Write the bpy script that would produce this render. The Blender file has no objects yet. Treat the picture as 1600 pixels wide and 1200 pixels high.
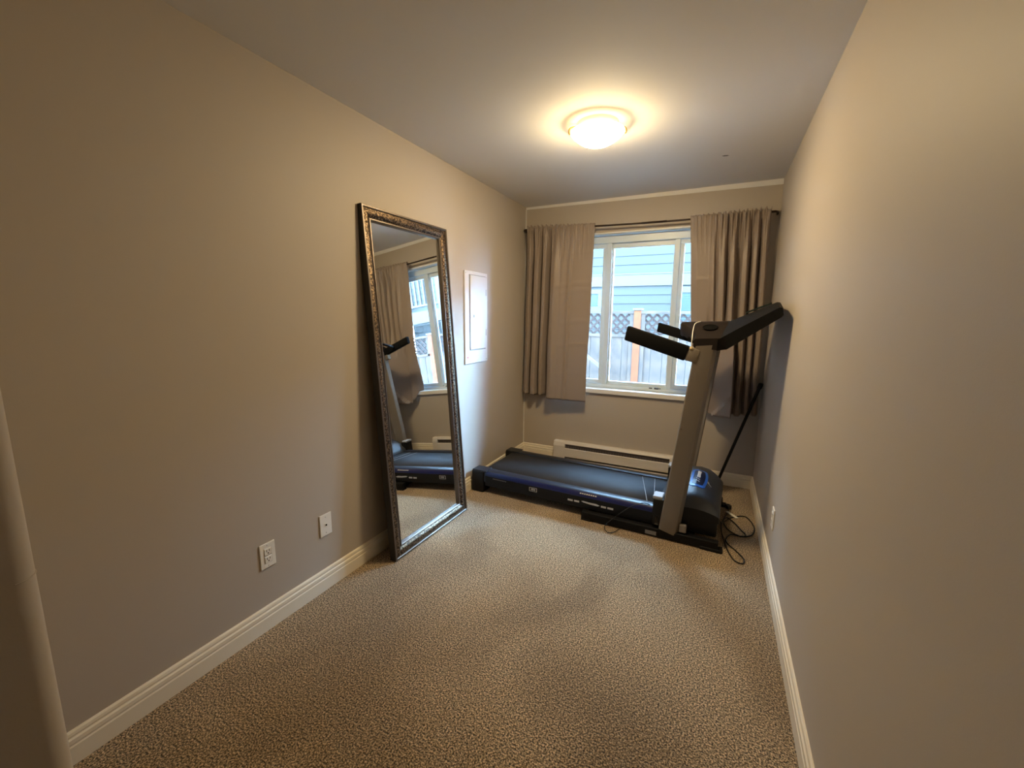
import bpy, bmesh, math, random
import numpy as np
from mathutils import Vector, Matrix

random.seed(7)
scene = bpy.context.scene
COL = scene.collection

# ------------------------------------------------------------------ camera
W, D, H = 2.098, 3.867, 2.44          # room width, back wall, ceiling
F_PX = 654.41
YAW, PITCH, ROLL = -0.453063, -0.161917, 0.0076114
cam_d = bpy.data.cameras.new('camera')
cam = bpy.data.objects.new('camera', cam_d)
COL.objects.link(cam)
cam_d.sensor_fit = 'HORIZONTAL'
cam_d.sensor_width = 36.0
cam_d.lens = F_PX / 1600.0 * 36.0
cam_d.clip_start = 0.02
cam_d.clip_end = 200
fw = Vector((math.sin(YAW) * math.cos(PITCH), math.cos(YAW) * math.cos(PITCH), math.sin(PITCH)))
rt = fw.cross(Vector((0, 0, 1))).normalized()
up = rt.cross(fw)
r2 = rt * math.cos(ROLL) + up * math.sin(ROLL)
u2 = -rt * math.sin(ROLL) + up * math.cos(ROLL)
cam.matrix_world = Matrix(((r2.x, u2.x, -fw.x, 1.7427), (r2.y, u2.y, -fw.y, 0.0),
                           (r2.z, u2.z, -fw.z, 1.41816), (0, 0, 0, 1)))
scene.camera = cam

# ------------------------------------------------------------------ sky, daylight, exposure
SKY_STRENGTH = 100.0
LAMP_STRENGTH = 158.0
LAMP_COLOR = (1.0, 0.76, 0.42)
world = bpy.data.worlds.new('overcast_sky')
scene.world = world
world.use_nodes = True
bg = world.node_tree.nodes['Background']
bg.inputs['Color'].default_value = (0.39, 0.665, 1.0, 1)
bg.inputs['Strength'].default_value = SKY_STRENGTH
scene.view_settings.view_transform = 'Standard'
scene.view_settings.look = 'None'
scene.view_settings.exposure = 0.0
scene.view_settings.gamma = 1.0
scene.view_settings.use_curve_mapping = False
# added wide blue sun lamp, low to the right, brightening the left wall
sd = bpy.data.lights.new('blue_fill_sun', 'SUN')
sd.energy = 370.0
sd.color = (0.34, 0.63, 1.0)
sd.angle = math.radians(58)
so = bpy.data.objects.new('blue_fill_sun', sd)
COL.objects.link(so)
so.location = (8, 8, 6)
so.rotation_euler = Vector((0.88, 0.38, 0.42)).to_track_quat('Z', 'Y').to_euler()
# window portal: only guides sampling of the sky, adds no light of its own
pd = bpy.data.lights.new('window_portal', 'AREA')
pd.shape = 'RECTANGLE'
pd.size = 1.5
pd.size_y = 1.41
pd.cycles.is_portal = True
po = bpy.data.objects.new('window_portal', pd)
COL.objects.link(po)
po.location = (1.11, D + 0.16, 1.45)
po.rotation_euler = (math.radians(-90), 0, 0)

# ------------------------------------------------------------------ helpers
def mat(name, col, rough=0.6, metal=0.0, bump=None, var=None, spec=0.5, sheen=0.0, coat=0.0):
    """col linear rgb; bump=(scale,strength,dist); var=(scale,col2,detail)"""
    m = bpy.data.materials.new(name)
    m.use_nodes = True
    nt = m.node_tree
    b = nt.nodes['Principled BSDF']
    b.inputs['Base Color'].default_value = (*col, 1)
    b.inputs['Roughness'].default_value = rough
    b.inputs['Metallic'].default_value = metal
    b.inputs['Specular IOR Level'].default_value = spec
    if sheen:
        b.inputs['Sheen Weight'].default_value = sheen
    if coat:
        b.inputs['Coat Weight'].default_value = coat
        b.inputs['Coat Roughness'].default_value = 0.15
    tc = nt.nodes.new('ShaderNodeTexCoord')
    if var:
        n = nt.nodes.new('ShaderNodeTexNoise')
        n.inputs['Scale'].default_value = var[0]
        n.inputs['Detail'].default_value = var[2] if len(var) > 2 else 3
        r = nt.nodes.new('ShaderNodeValToRGB')
        r.color_ramp.elements[0].position = 0.35
        r.color_ramp.elements[1].position = 0.65
        r.color_ramp.elements[0].color = (*col, 1)
        r.color_ramp.elements[1].color = (*var[1], 1)
        nt.links.new(tc.outputs['Object'], n.inputs['Vector'])
        nt.links.new(n.outputs['Fac'], r.inputs['Fac'])
        nt.links.new(r.outputs['Color'], b.inputs['Base Color'])
    if bump:
        n = nt.nodes.new('ShaderNodeTexNoise')
        n.inputs['Scale'].default_value = bump[0]
        n.inputs['Detail'].default_value = 2
        k = nt.nodes.new('ShaderNodeBump')
        k.inputs['Strength'].default_value = bump[1]
        k.inputs['Distance'].default_value = bump[2]
        nt.links.new(tc.outputs['Object'], n.inputs['Vector'])
        nt.links.new(n.outputs['Fac'], k.inputs['Height'])
        nt.links.new(k.outputs['Normal'], b.inputs['Normal'])
    return m


def obj(name, bm, m, parent=None, smooth=False, auto=None):
    me = bpy.data.meshes.new(name)
    bm.normal_update()
    bm.to_mesh(me)
    bm.free()
    if smooth:
        for p in me.polygons:
            p.use_smooth = True
        if auto is not None:
            me.set_sharp_from_angle(angle=math.radians(auto))
    o = bpy.data.objects.new(name, me)
    COL.objects.link(o)
    if m is not None:
        me.materials.append(m)
    if parent is not None:
        o.parent = parent
    return o


def inst(name, src, parent, loc=(0, 0, 0), rot=(0, 0, 0), scale=(1, 1, 1)):
    o = bpy.data.objects.new(name, src.data)
    COL.objects.link(o)
    o.parent = parent
    o.location = loc
    o.rotation_euler = rot
    o.scale = scale
    return o


def empty(name, loc=(0, 0, 0), rz=0.0):
    o = bpy.data.objects.new(name, None)
    COL.objects.link(o)
    o.location = loc
    o.rotation_euler = (0, 0, rz)
    o.empty_display_size = 0.1
    return o


def tag(o, label, cat, group=None):
    o['label'] = label
    o['category'] = cat
    if group:
        o['group'] = group
    return o


def structure(o):
    o['kind'] = 'structure'
    return o


def box(bm, a, b, bev=0.0, seg=1):
    t = bmesh.new()
    v = [t.verts.new((x, y, z)) for x in (a[0], b[0]) for y in (a[1], b[1]) for z in (a[2], b[2])]
    for f in ((0, 1, 3, 2), (4, 6, 7, 5), (0, 4, 5, 1), (2, 3, 7, 6), (0, 2, 6, 4), (1, 5, 7, 3)):
        t.faces.new([v[i] for i in f])
    bmesh.ops.recalc_face_normals(t, faces=t.faces)
    if bev > 0:
        bmesh.ops.bevel(t, geom=list(t.edges), offset=bev, segments=seg, affect='EDGES', profile=0.5)
    merge(bm, t)
    return bm


def merge(bm, t, M=None):
    if M is not None:
        bmesh.ops.transform(t, matrix=M, verts=t.verts)
    me = bpy.data.meshes.new('_t')
    t.to_mesh(me)
    t.free()
    bm.from_mesh(me)
    bpy.data.meshes.remove(me)


def bx(a, b, bev=0.0, seg=1):
    return box(bmesh.new(), a, b, bev, seg)


def prism(poly, axis, a, b, bev=0.0, seg=2):
    """extrude closed 2D poly along axis; poly coords are the two other axes in order"""
    t = bmesh.new()
    def P(p, c):
        return {'x': (c, p[0], p[1]), 'y': (p[0], c, p[1]), 'z': (p[0], p[1], c)}[axis]
    A = [t.verts.new(P(p, a)) for p in poly]
    B = [t.verts.new(P(p, b)) for p in poly]
    n = len(poly)
    t.faces.new(A)
    t.faces.new(B[::-1])
    for i in range(n):
        t.faces.new((A[i], B[i], B[(i + 1) % n], A[(i + 1) % n]))
    bmesh.ops.recalc_face_normals(t, faces=t.faces)
    if bev > 0:
        bmesh.ops.bevel(t, geom=list(t.edges), offset=bev, segments=seg, affect='EDGES', profile=0.5)
    return t


def catmull(pts, n=8, closed=False):
    pts = [Vector(p) for p in pts]
    out = []
    m = len(pts)
    for i in range(m - 1):
        p0 = pts[max(i - 1, 0)]; p1 = pts[i]; p2 = pts[i + 1]; p3 = pts[min(i + 2, m - 1)]
        for k in range(n):
            t = k / n
            out.append(0.5 * ((2 * p1) + (p2 - p0) * t + (2 * p0 - 5 * p1 + 4 * p2 - p3) * t * t
                              + (-p0 + 3 * p1 - 3 * p2 + p3) * t ** 3))
    out.append(pts[-1])
    return out


def tube(bm, pts, r, seg=8, caps=True):
    pts = [Vector(p) for p in pts]
    rings = []
    prev = None
    for i, p in enumerate(pts):
        d = (pts[min(i + 1, len(pts) - 1)] - pts[max(i - 1, 0)]).normalized()
        if prev is None:
            ref = Vector((0, 0, 1)) if abs(d.z) < 0.9 else Vector((1, 0, 0))
            n = d.cross(ref).normalized()
        else:
            n = (prev - d * prev.dot(d)).normalized()
        prev = n
        b = d.cross(n)
        rr = r[i] if isinstance(r, (list, tuple)) else r
        rings.append([bm.verts.new(p + (n * math.cos(a) + b * math.sin(a)) * rr)
                      for a in [2 * math.pi * k / seg for k in range(seg)]])
    for i in range(len(rings) - 1):
        for k in range(seg):
            bm.faces.new((rings[i][k], rings[i][(k + 1) % seg], rings[i + 1][(k + 1) % seg], rings[i + 1][k]))
    if caps:
        bm.faces.new(rings[0][::-1])
        bm.faces.new(rings[-1])
    return bm


def lathe(bm, prof, seg=40, c=(0, 0, 0)):
    """prof list of (r,z) around z axis"""
    rings = []
    for r, z in prof:
        if r < 1e-6:
            rings.append([bm.verts.new((c[0], c[1], c[2] + z))])
        else:
            rings.append([bm.verts.new((c[0] + r * math.cos(2 * math.pi * k / seg),
                                        c[1] + r * math.sin(2 * math.pi * k / seg), c[2] + z)) for k in range(seg)])
    for A, B in zip(rings[:-1], rings[1:]):
        for k in range(seg):
            k2 = (k + 1) % seg
            if len(A) == 1 and len(B) == 1:
                continue
            if len(A) == 1:
                bm.faces.new((A[0], B[k2], B[k]))
            elif len(B) == 1:
                bm.faces.new((A[k], A[k2], B[0]))
            else:
                bm.faces.new((A[k], A[k2], B[k2], B[k]))
    return bm


def grid(rows):
    """rows: list of lists of points"""
    bm = bmesh.new()
    V = [[bm.verts.new(p) for p in r] for r in rows]
    for i in range(len(V) - 1):
        for j in range(len(V[0]) - 1):
            bm.faces.new((V[i][j], V[i][j + 1], V[i + 1][j + 1], V[i + 1][j]))
    return bm


def interp(ctrl, s):
    """smooth (cosine) interpolation through (s, value) points"""
    if s <= ctrl[0][0]:
        return ctrl[0][1]
    for (a, va), (b, vb) in zip(ctrl[:-1], ctrl[1:]):
        if s <= b:
            t = (s - a) / (b - a)
            t = t * t * (3 - 2 * t)
            return va + (vb - va) * t
    return ctrl[-1][1]


def lin(ctrl, s):
    if s <= ctrl[0][0]:
        return ctrl[0][1]
    for (a, va), (b, vb) in zip(ctrl[:-1], ctrl[1:]):
        if s <= b:
            return va + (vb - va) * (s - a) / (b - a)
    return ctrl[-1][1]

# ------------------------------------------------------------------ materials
M_wall = mat('wall_paint_taupe', (0.46, 0.405, 0.345), 0.55, bump=(260, 0.06, 0.002), spec=0.35)
M_ceil = mat('ceiling_paint_white', (0.74, 0.72, 0.69), 0.8, bump=(180, 0.08, 0.002), spec=0.2)
M_trimw = mat('trim_paint_white', (0.78, 0.71, 0.58), 0.4, bump=(40, 0.03, 0.001))
M_caulk = mat('caulk_line_white', (0.75, 0.74, 0.72), 0.5)
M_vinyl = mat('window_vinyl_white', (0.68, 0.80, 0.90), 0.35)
M_sill = mat('sill_paint_white', (0.76, 0.75, 0.73), 0.45)
M_curtain = mat('curtain_satin_tan', (0.275, 0.220, 0.188), 0.45, bump=(600, 0.05, 0.001), sheen=0.15, spec=0.4)
M_rod = mat('rod_bronze', (0.035, 0.02, 0.014), 0.4, 0.6)
M_black = mat('plastic_black', (0.006, 0.006, 0.007), 0.45, bump=(300, 0.05, 0.001), spec=0.25)
M_foam = mat('grip_foam_black', (0.004, 0.004, 0.0045), 0.8, bump=(500, 0.15, 0.001), spec=0.12)
M_steel_blk = mat('powdercoat_black', (0.005, 0.005, 0.006), 0.5, spec=0.2)
M_belt = mat('belt_rubber', (0.016, 0.018, 0.023), 0.72, bump=(900, 0.25, 0.0006), var=(3.0, (0.024, 0.026, 0.032), 4), spec=0.4)
M_rail = mat('rail_plastic_dark', (0.018, 0.021, 0.030), 0.36, spec=0.4)
M_blue = mat('rail_stripe_blue', (0.006, 0.011, 0.085), 0.28)
M_hood = mat('hood_plastic_grey', (0.040, 0.044, 0.053), 0.5, bump=(400, 0.08, 0.001))
M_badge = mat('badge_blue', (0.03, 0.13, 0.50), 0.3)
M_badge_dk = mat('badge_navy', (0.006, 0.010, 0.035), 0.3)
M_print = mat('print_silver', (0.55, 0.55, 0.55), 0.45)
M_post = mat('post_paint_champagne', (0.20, 0.172, 0.140), 0.40, 0.2, bump=(60, 0.02, 0.001))
M_tray = mat('console_plastic_dark', (0.014, 0.010, 0.009), 0.7, spec=0.12)
M_panel = mat('display_panel_black', (0.006, 0.006, 0.0065), 0.6, spec=0.12)
M_cord = mat('rubber_cord_black', (0.008, 0.008, 0.009), 0.5)
M_white = mat('white_plastic', (0.80, 0.77, 0.71), 0.4)
M_white2 = mat('white_enamel', (0.66, 0.63, 0.61), 0.4)
M_dark = mat('dark_slot', (0.005, 0.005, 0.005), 0.9, spec=0.05)
M_greyfin = mat('heater_fin_grey', (0.10, 0.085, 0.09), 0.6)
M_brass = mat('brass_clip', (0.55, 0.36, 0.12), 0.3, 0.9)
M_red = mat('label_red', (0.6, 0.05, 0.03), 0.5)
M_paper = mat('paper_label', (0.22, 0.22, 0.22), 0.6)
M_screen = mat('screen_lcd', (0.02, 0.03, 0.03), 0.15)
M_backing = mat('backing_board', (0.03, 0.025, 0.02), 0.8)
M_side = mat('frame_side_black', (0.014, 0.012, 0.011), 0.5)

# mirror frame metals
M_lip = mat('frame_lip_pewter', (0.17, 0.14, 0.115), 0.45, 0.85, bump=(120, 0.05, 0.001))


def embossed():
    m = bpy.data.materials.new('frame_embossed_pewter')
    m.use_nodes = True
    nt = m.node_tree
    b = nt.nodes['Principled BSDF']
    b.inputs['Metallic'].default_value = 0.8
    b.inputs['Roughness'].default_value = 0.36
    tc = nt.nodes.new('ShaderNodeTexCoord')
    v = nt.nodes.new('ShaderNodeTexVoronoi')
    v.inputs['Scale'].default_value = 95
    n = nt.nodes.new('ShaderNodeTexNoise')
    n.inputs['Scale'].default_value = 130
    n.inputs['Distortion'].default_value = 2.5
    mx = nt.nodes.new('ShaderNodeMath')
    mx.operation = 'MULTIPLY'
    r = nt.nodes.new('ShaderNodeValToRGB')
    r.color_ramp.elements[0].position = 0.10
    r.color_ramp.elements[0].color = (0.26, 0.18, 0.11, 1)
    r.color_ramp.elements[1].position = 0.34
    r.color_ramp.elements[1].color = (0.030, 0.020, 0.014, 1)
    k = nt.nodes.new('ShaderNodeBump')
    k.inputs['Strength'].default_value = 0.6
    k.inputs['Distance'].default_value = 0.004
    k.invert = True
    nt.links.new(tc.outputs['Object'], v.inputs['Vector'])
    nt.links.new(tc.outputs['Object'], n.inputs['Vector'])
    nt.links.new(v.outputs['Distance'], mx.inputs[0])
    nt.links.new(n.outputs['Fac'], mx.inputs[1])
    nt.links.new(mx.outputs[0], r.inputs['Fac'])
    nt.links.new(r.outputs['Color'], b.inputs['Base Color'])
    nt.links.new(mx.outputs[0], k.inputs['Height'])
    nt.links.new(k.outputs['Normal'], b.inputs['Normal'])
    return m


M_emboss = embossed()
M_mirror = mat('mirror_silver', (0.88, 0.91, 0.92), 0.0, 1.0)


def glass_mat():
    m = bpy.data.materials.new('window_glass')
    m.use_nodes = True
    nt = m.node_tree
    nt.nodes.remove(nt.nodes['Principled BSDF'])
    out = nt.nodes['Material Output']
    t = nt.nodes.new('ShaderNodeBsdfTransparent')
    t.inputs['Color'].default_value = (0.95, 0.97, 0.98, 1)
    g = nt.nodes.new('ShaderNodeBsdfGlossy')
    g.inputs['Roughness'].default_value = 0.0
    fr = nt.nodes.new('ShaderNodeFresnel')
    fr.inputs['IOR'].default_value = 1.3
    mx = nt.nodes.new('ShaderNodeMixShader')
    nt.links.new(fr.outputs['Fac'], mx.inputs['Fac'])
    nt.links.new(t.outputs['BSDF'], mx.inputs[1])
    nt.links.new(g.outputs['BSDF'], mx.inputs[2])
    nt.links.new(mx.outputs['Shader'], out.inputs['Surface'])
    return m


M_glass = glass_mat()


def carpet_mat():
    m = bpy.data.materials.new('carpet_taupe')
    m.use_nodes = True
    nt = m.node_tree
    b = nt.nodes['Principled BSDF']
    b.inputs['Roughness'].default_value = 0.95
    b.inputs['Specular IOR Level'].default_value = 0.1
    b.inputs['Sheen Weight'].default_value = 0.2
    tc = nt.nodes.new('ShaderNodeTexCoord')
    n1 = nt.nodes.new('ShaderNodeTexNoise')          # yarn speckle
    n1.inputs['Scale'].default_value = 165
    n1.inputs['Detail'].default_value = 2
    n1.inputs['Roughness'].default_value = 0.7
    r1 = nt.nodes.new('ShaderNodeValToRGB')
    e = r1.color_ramp.elements
    e[0].position = 0.38
    e[0].color = (0.034, 0.0225, 0.013, 1)
    e[1].position = 0.64
    e[1].color = (0.90, 0.665, 0.41, 1)
    x = e.new(0.5)
    x.color = (0.305, 0.217, 0.125, 1)
    n2 = nt.nodes.new('ShaderNodeTexNoise')          # nap patches
    n2.inputs['Scale'].default_value = 1.5
    n2.inputs['Detail'].default_value = 3
    n2.inputs['Distortion'].default_value = 0.6
    mp = nt.nodes.new('ShaderNodeMapping')
    mp.inputs['Scale'].default_value = (1.3, 0.9, 1)
    r2_ = nt.nodes.new('ShaderNodeValToRGB')
    r2_.color_ramp.elements[0].position = 0.38
    r2_.color_ramp.elements[0].color = (0.80, 0.78, 0.76, 1)
    r2_.color_ramp.elements[1].position = 0.60
    r2_.color_ramp.elements[1].color = (1.10, 1.10, 1.10, 1)
    mx = nt.nodes.new('ShaderNodeMix')
    mx.data_type = 'RGBA'
    mx.blend_type = 'MULTIPLY'
    mx.inputs['Factor'].default_value = 1.0
    k = nt.nodes.new('ShaderNodeBump')
    k.inputs['Strength'].default_value = 1.0
    k.inputs['Distance'].default_value = 0.012
    L = nt.links.new
    L(tc.outputs['Object'], n1.inputs['Vector'])
    L(tc.outputs['Object'], mp.inputs['Vector'])
    L(mp.outputs['Vector'], n2.inputs['Vector'])
    L(n1.outputs['Fac'], r1.inputs['Fac'])
    L(n2.outputs['Fac'], r2_.inputs['Fac'])
    L(r1.outputs['Color'], mx.inputs['A'])
    L(r2_.outputs['Color'], mx.inputs['B'])
    L(mx.outputs['Result'], b.inputs['Base Color'])
    L(n1.outputs['Fac'], k.inputs['Height'])
    L(k.outputs['Normal'], b.inputs['Normal'])
    return m


M_carpet = carpet_mat()

# exterior
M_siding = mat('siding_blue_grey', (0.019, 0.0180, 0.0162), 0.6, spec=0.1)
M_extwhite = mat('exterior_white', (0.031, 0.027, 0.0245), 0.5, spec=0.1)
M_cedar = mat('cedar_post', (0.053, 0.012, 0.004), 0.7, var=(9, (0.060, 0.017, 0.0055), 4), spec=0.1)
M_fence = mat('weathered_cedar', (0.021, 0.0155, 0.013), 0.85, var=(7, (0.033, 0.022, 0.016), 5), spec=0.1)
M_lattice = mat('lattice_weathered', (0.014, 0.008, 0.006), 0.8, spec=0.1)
M_ground = mat('ground_pale_bounce', (0.64, 0.63, 0.61), 0.95, var=(20, (0.70, 0.69, 0.67), 4), spec=0.1)  # unseen ground made pale to bounce daylight up onto the ceiling
M_hglass = mat('house_window_glass', (0.009, 0.015, 0.0145), 0.4, spec=0.2)
M_roof = mat('roof_shingle', (0.03, 0.03, 0.032), 0.9)
M_blind = mat('house_blind', (0.019, 0.024, 0.023), 0.6, spec=0.1)

# ------------------------------------------------------------------ room shell
WT = 0.16
YF = -1.6                      # end of the hallway behind the camera
HX, HY = 1.05, 0.163            # hallway corner (left side of the opening)
XL, XR, ZS, ZT = 0.36, 1.86, 0.735, 2.155   # window opening

structure(obj('floor', bx((-0.3, YF - 0.1, -0.1), (W + 0.2, D + 0.02, 0.0)), M_carpet))
ceiling = structure(obj('ceiling', bx((-0.3, YF - 0.1, H), (W + 0.2, D + WT, H + 0.12)), M_ceil))
structure(obj('wall_left', bx((-WT, HY - 0.3, 0), (0, D + WT, H)), M_wall))
structure(obj('wall_right', bx((W, YF, 0), (W + WT, D + WT, H)), M_wall))
bm = bmesh.new()
box(bm, (0, D, 0), (W, D + WT, ZS))
box(bm, (0, D, ZT), (W, D + WT, H))
box(bm, (0, D, ZS), (XL, D + WT, ZT))
box(bm, (XR, D, ZS), (W, D + WT, ZT))
structure(obj('wall_back', bm, M_wall))
# hallway corner wall with a rounded drywall corner
R = 0.022
poly = [(-0.16, YF), (HX, YF)]
for k in range(9):
    a = math.pi / 2 * k / 8
    poly.append((HX - R + R * math.cos(a), HY - R + R * math.sin(a)))
poly.append((-0.16, HY))
wall_hall = structure(obj('wall_hall', prism(poly, 'z', 0, H), M_wall, smooth=True, auto=40))
# hairline paint ridge on the rounded corner
bm = bmesh.new()
ring = []
for k in range(9):
    a = math.pi / 2 * k / 8
    ring.append((HX - R + (R + 0.0004) * math.cos(a), HY - R + (R + 0.0004) * math.sin(a), 1.113))
tube(bm, ring, 0.0006, 6)
obj('paint_ridge', bm, M_wall, wall_hall)
structure(obj('wall_front', bx((HX, YF - WT, 0), (W + WT, YF, H)), M_wall))


def base_profile(bm, p0, p1, nrm):
    """baseboard: stepped colonial profile swept straight from p0 to p1, nrm points into the room"""
    prof = [(0, 0), (0.015, 0), (0.015, 0.062), (0.0125, 0.066), (0.0125, 0.070), (0.0145, 0.073), (0.0135, 0.086),
            (0.009, 0.091), (0.009, 0.095), (0.0105, 0.098), (0.0085, 0.107), (0.004, 0.112), (0, 0.112)]
    p0 = Vector(p0); p1 = Vector(p1); n = Vector(nrm)
    A = [bm.verts.new(p0 + n * a + Vector((0, 0, b))) for a, b in prof]
    B = [bm.verts.new(p1 + n * a + Vector((0, 0, b))) for a, b in prof]
    k = len(prof)
    for i in range(k):
        bm.faces.new((A[i], A[(i + 1) % k], B[(i + 1) % k], B[i]))
    bm.faces.new(A[::-1])
    bm.faces.new(B)
    bmesh.ops.recalc_face_normals(bm, faces=bm.faces)
    return bm


structure(obj('baseboard_left', base_profile(bmesh.new(), (0, HY, 0), (0, D, 0), (1, 0, 0)), M_trimw))
structure(obj('baseboard_right', base_profile(bmesh.new(), (W, YF, 0), (W, D, 0), (-1, 0, 0)), M_trimw))
structure(obj('baseboard_back', base_profile(bmesh.new(), (0.0, D, 0), (0.352, D, 0), (0, -1, 0)), M_trimw))
structure(obj('baseboard_back', base_profile(bmesh.new(), (1.518, D, 0), (W, D, 0), (0, -1, 0)), M_trimw))
structure(obj('baseboard_hall', base_profile(bmesh.new(), (HX, YF, 0), (HX, HY - R, 0), (1, 0, 0)), M_trimw))

# painted caulk lines in the corners of the back wall
bm = prism([(0, H), (0, H - 0.020), (W, H - 0.040), (W, H)], 'y', D - 0.004, D)
structure(obj('trim_1', bm, M_caulk))
structure(obj('trim_2', bx((0, D - 0.012, 0.112), (0.004, D, H - 0.02)), M_caulk))
structure(obj('trim_3', bx((W - 0.012, D - 0.004, 0.112), (W, D, H - 0.04)), M_wall))
# small scuff on the ceiling
bm = bmesh.new()
for ang, ln, wd in ((0.2, 0.022, 0.006), (1.0, 0.012, 0.005), (-0.5, 0.014, 0.004)):
    t = bmesh.new()
    bmesh.ops.create_uvsphere(t, u_segments=10, v_segments=6, radius=1)
    merge(bm, t, Matrix.Translation((1.70, 3.19, H - 0.0004)) @ Matrix.Rotation(ang, 4, 'Z') @ Matrix.Diagonal((ln, wd, 0.0012, 1)))
obj('scuff_mark', bm, mat('scuff_grey', (0.12, 0.11, 0.10), 0.9), ceiling)

# ------------------------------------------------------------------ window
win = structure(empty('window_1', ((XL + XR) / 2, D + 0.1, ZS)))
WX = -(XL + XR) / 2
def wbox(name, a, b, m, bev=0.0, seg=1):
    o = obj(name, bx(a, b, bev, seg), m)
    o.parent = win
    o.matrix_parent_inverse = Matrix.Translation(win.location).inverted()
    return o
Y0, Y1 = D + 0.075, D + 0.155
FB, FT = 0.76, 2.155
GZ0, GZ1 = 0.808, 2.030
# white liner of the opening, sill board
wbox('reveal_head', (XL, D - 0.001, ZT - 0.012), (XR, Y0, ZT), M_sill)
wbox('reveal_jamb', (XL, D - 0.001, ZS), (XL + 0.012, Y0, ZT - 0.012), M_sill)
wbox('reveal_jamb', (XR - 0.012, D - 0.001, ZS), (XR, Y0, ZT - 0.012), M_sill)
wbox('window_sill', (XL - 0.03, D - 0.026, ZS - 0.034), (XR + 0.03, D + 0.001, ZS + 0.008), M_sill, 0.004, 2)
wbox('sill_board', (XL, D + 0.001, ZS), (XR, Y0, ZS + 0.008), M_sill)
# vinyl outer frame
wbox('frame_head', (XL + 0.012, Y0, 2.072), (XR - 0.012, Y1, ZT - 0.012), M_vinyl, 0.004)
wbox('frame_foot', (XL + 0.012, Y0, ZS + 0.008), (XR - 0.012, Y1, 0.775), M_vinyl, 0.004)
wbox('frame_jamb', (XL + 0.012, Y0, 0.775), (XL + 0.052, Y1, 2.072), M_vinyl, 0.004)
wbox('frame_jamb', (XR - 0.052, Y0, 0.775), (XR - 0.012, Y1, 2.072), M_vinyl, 0.004)
ML0, ML1, MR0, MR1 = 0.762, 0.822, 1.360, 1.414
wbox('mullion', (ML0 + 0.012, Y0 + 0.004, 0.775), (ML1, Y1, 2.072), M_vinyl, 0.004)
wbox('mullion', (MR0, Y0 + 0.004, 0.775), (MR1 - 0.012, Y1, 2.072), M_vinyl, 0.004)
# centre fixed light beads
for a, b in (((ML1, Y0 + 0.03, GZ1), (MR0, Y1 - 0.01, 2.072)), ((ML1, Y0 + 0.03, 0.775), (MR0, Y1 - 0.01, GZ0)),
             ((ML1, Y0 + 0.03, GZ0), (ML1 + 0.012, Y1 - 0.01, GZ1)), ((MR0 - 0.008, Y0 + 0.03, GZ0), (MR0, Y1 - 0.01, GZ1))):
    wbox('glazing_bead', a, b, M_vinyl, 0.002)
wbox('pane', (ML1 + 0.004, Y0 + 0.052, GZ0 - 0.01), (MR0 - 0.004, Y0 + 0.055, GZ1 + 0.01), M_glass)
# sliding sashes
def sash(x0, x1, lock):
    s = empty('sash')
    s.parent = win
    s.matrix_parent_inverse = Matrix.Translation(win.location).inverted()
    def sb(nm, a, b, m, bev=0.003):
        return obj(nm, bx(a, b, bev), m, s)
    ya, yb = Y0 + 0.018, Y0 + 0.045
    sb('sash_rail', (x0, ya, 0.777), (x1, yb, 0.817), M_vinyl)
    sb('sash_rail', (x0, ya, 2.032), (x1, yb, 2.070), M_vinyl)
    sb('sash_stile', (x0, ya, 0.817), (x0 + 0.036, yb, 2.032), M_vinyl)
    sb('sash_stile', (x1 - 0.036, ya, 0.817), (x1, yb, 2.032), M_vinyl)
    sb('pane', (x0 + 0.03, ya + 0.010, 0.81), (x1 - 0.03, ya + 0.013, 2.04), M_glass, 0)
    if lock:
        sb('lock_button', (lock - 0.012, ya - 0.008, 1.37), (lock + 0.012, ya, 1.43), M_vinyl, 0.004)
sash(XL + 0.05, ML0 + 0.014, None)
sash(MR1 - 0.014, XR - 0.05, MR1 + 0.006)
# little latch hardware on the bottom rail
bm = bmesh.new()
box(bm, (1.215, Y0 - 0.004, 0.768), (1.245, Y0 + 0.01, 0.778), 0.002)
box(bm, (1.262, Y0 - 0.006, 0.766), (1.300, Y0 + 0.01, 0.782), 0.003)
box(bm, (1.300, Y0 - 0.003, 0.770), (1.318, Y0 + 0.01, 0.777), 0.002)
o = obj('latch', bm, mat('latch_metal', (0.12, 0.12, 0.12), 0.4, 0.7))
o.parent = win
o.matrix_parent_inverse = Matrix.Translation(win.location).inverted()

# ------------------------------------------------------------------ ceiling lamp
lamp = tag(empty('ceiling_lamp', (1.076, 2.398, H)), 'lit frosted glass dome lamp with brass clips on the ceiling', 'lamp')
def glow(k):
    m = bpy.data.materials.new('lamp_glass_lit')
    m.use_nodes = True
    nt = m.node_tree
    b = nt.nodes['Principled BSDF']
    b.inputs['Base Color'].default_value = (0.9, 0.85, 0.75, 1)
    b.inputs['Roughness'].default_value = 0.3
    b.inputs['Emission Color'].default_value = (*LAMP_COLOR, 1)
    b.inputs['Emission Strength'].default_value = LAMP_STRENGTH * k
    return m
prof = [(0.182 * math.sin(math.radians(a)), 0.068 - 0.182 * math.cos(math.radians(a))) for a in (0, 8, 16, 24, 31, 38, 45, 52)]
inner = [(r * 0.97, z + 0.004) for r, z in prof[::-1]]
dome = obj('glass_dome', lathe(bmesh.new(), prof + inner, 48), glow(1.0), lamp, smooth=True)
dome.data.materials.append(glow(0.03))
for p in dome.data.polygons:
    if p.index >= 48 * (len(prof) - 1):
        p.material_index = 1
obj('ceiling_pan', lathe(bmesh.new(), [(0, 0), (0.110, 0), (0.110, -0.014), (0.104, -0.022), (0, -0.022)], 40), M_white, lamp, smooth=True, auto=40)
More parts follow.
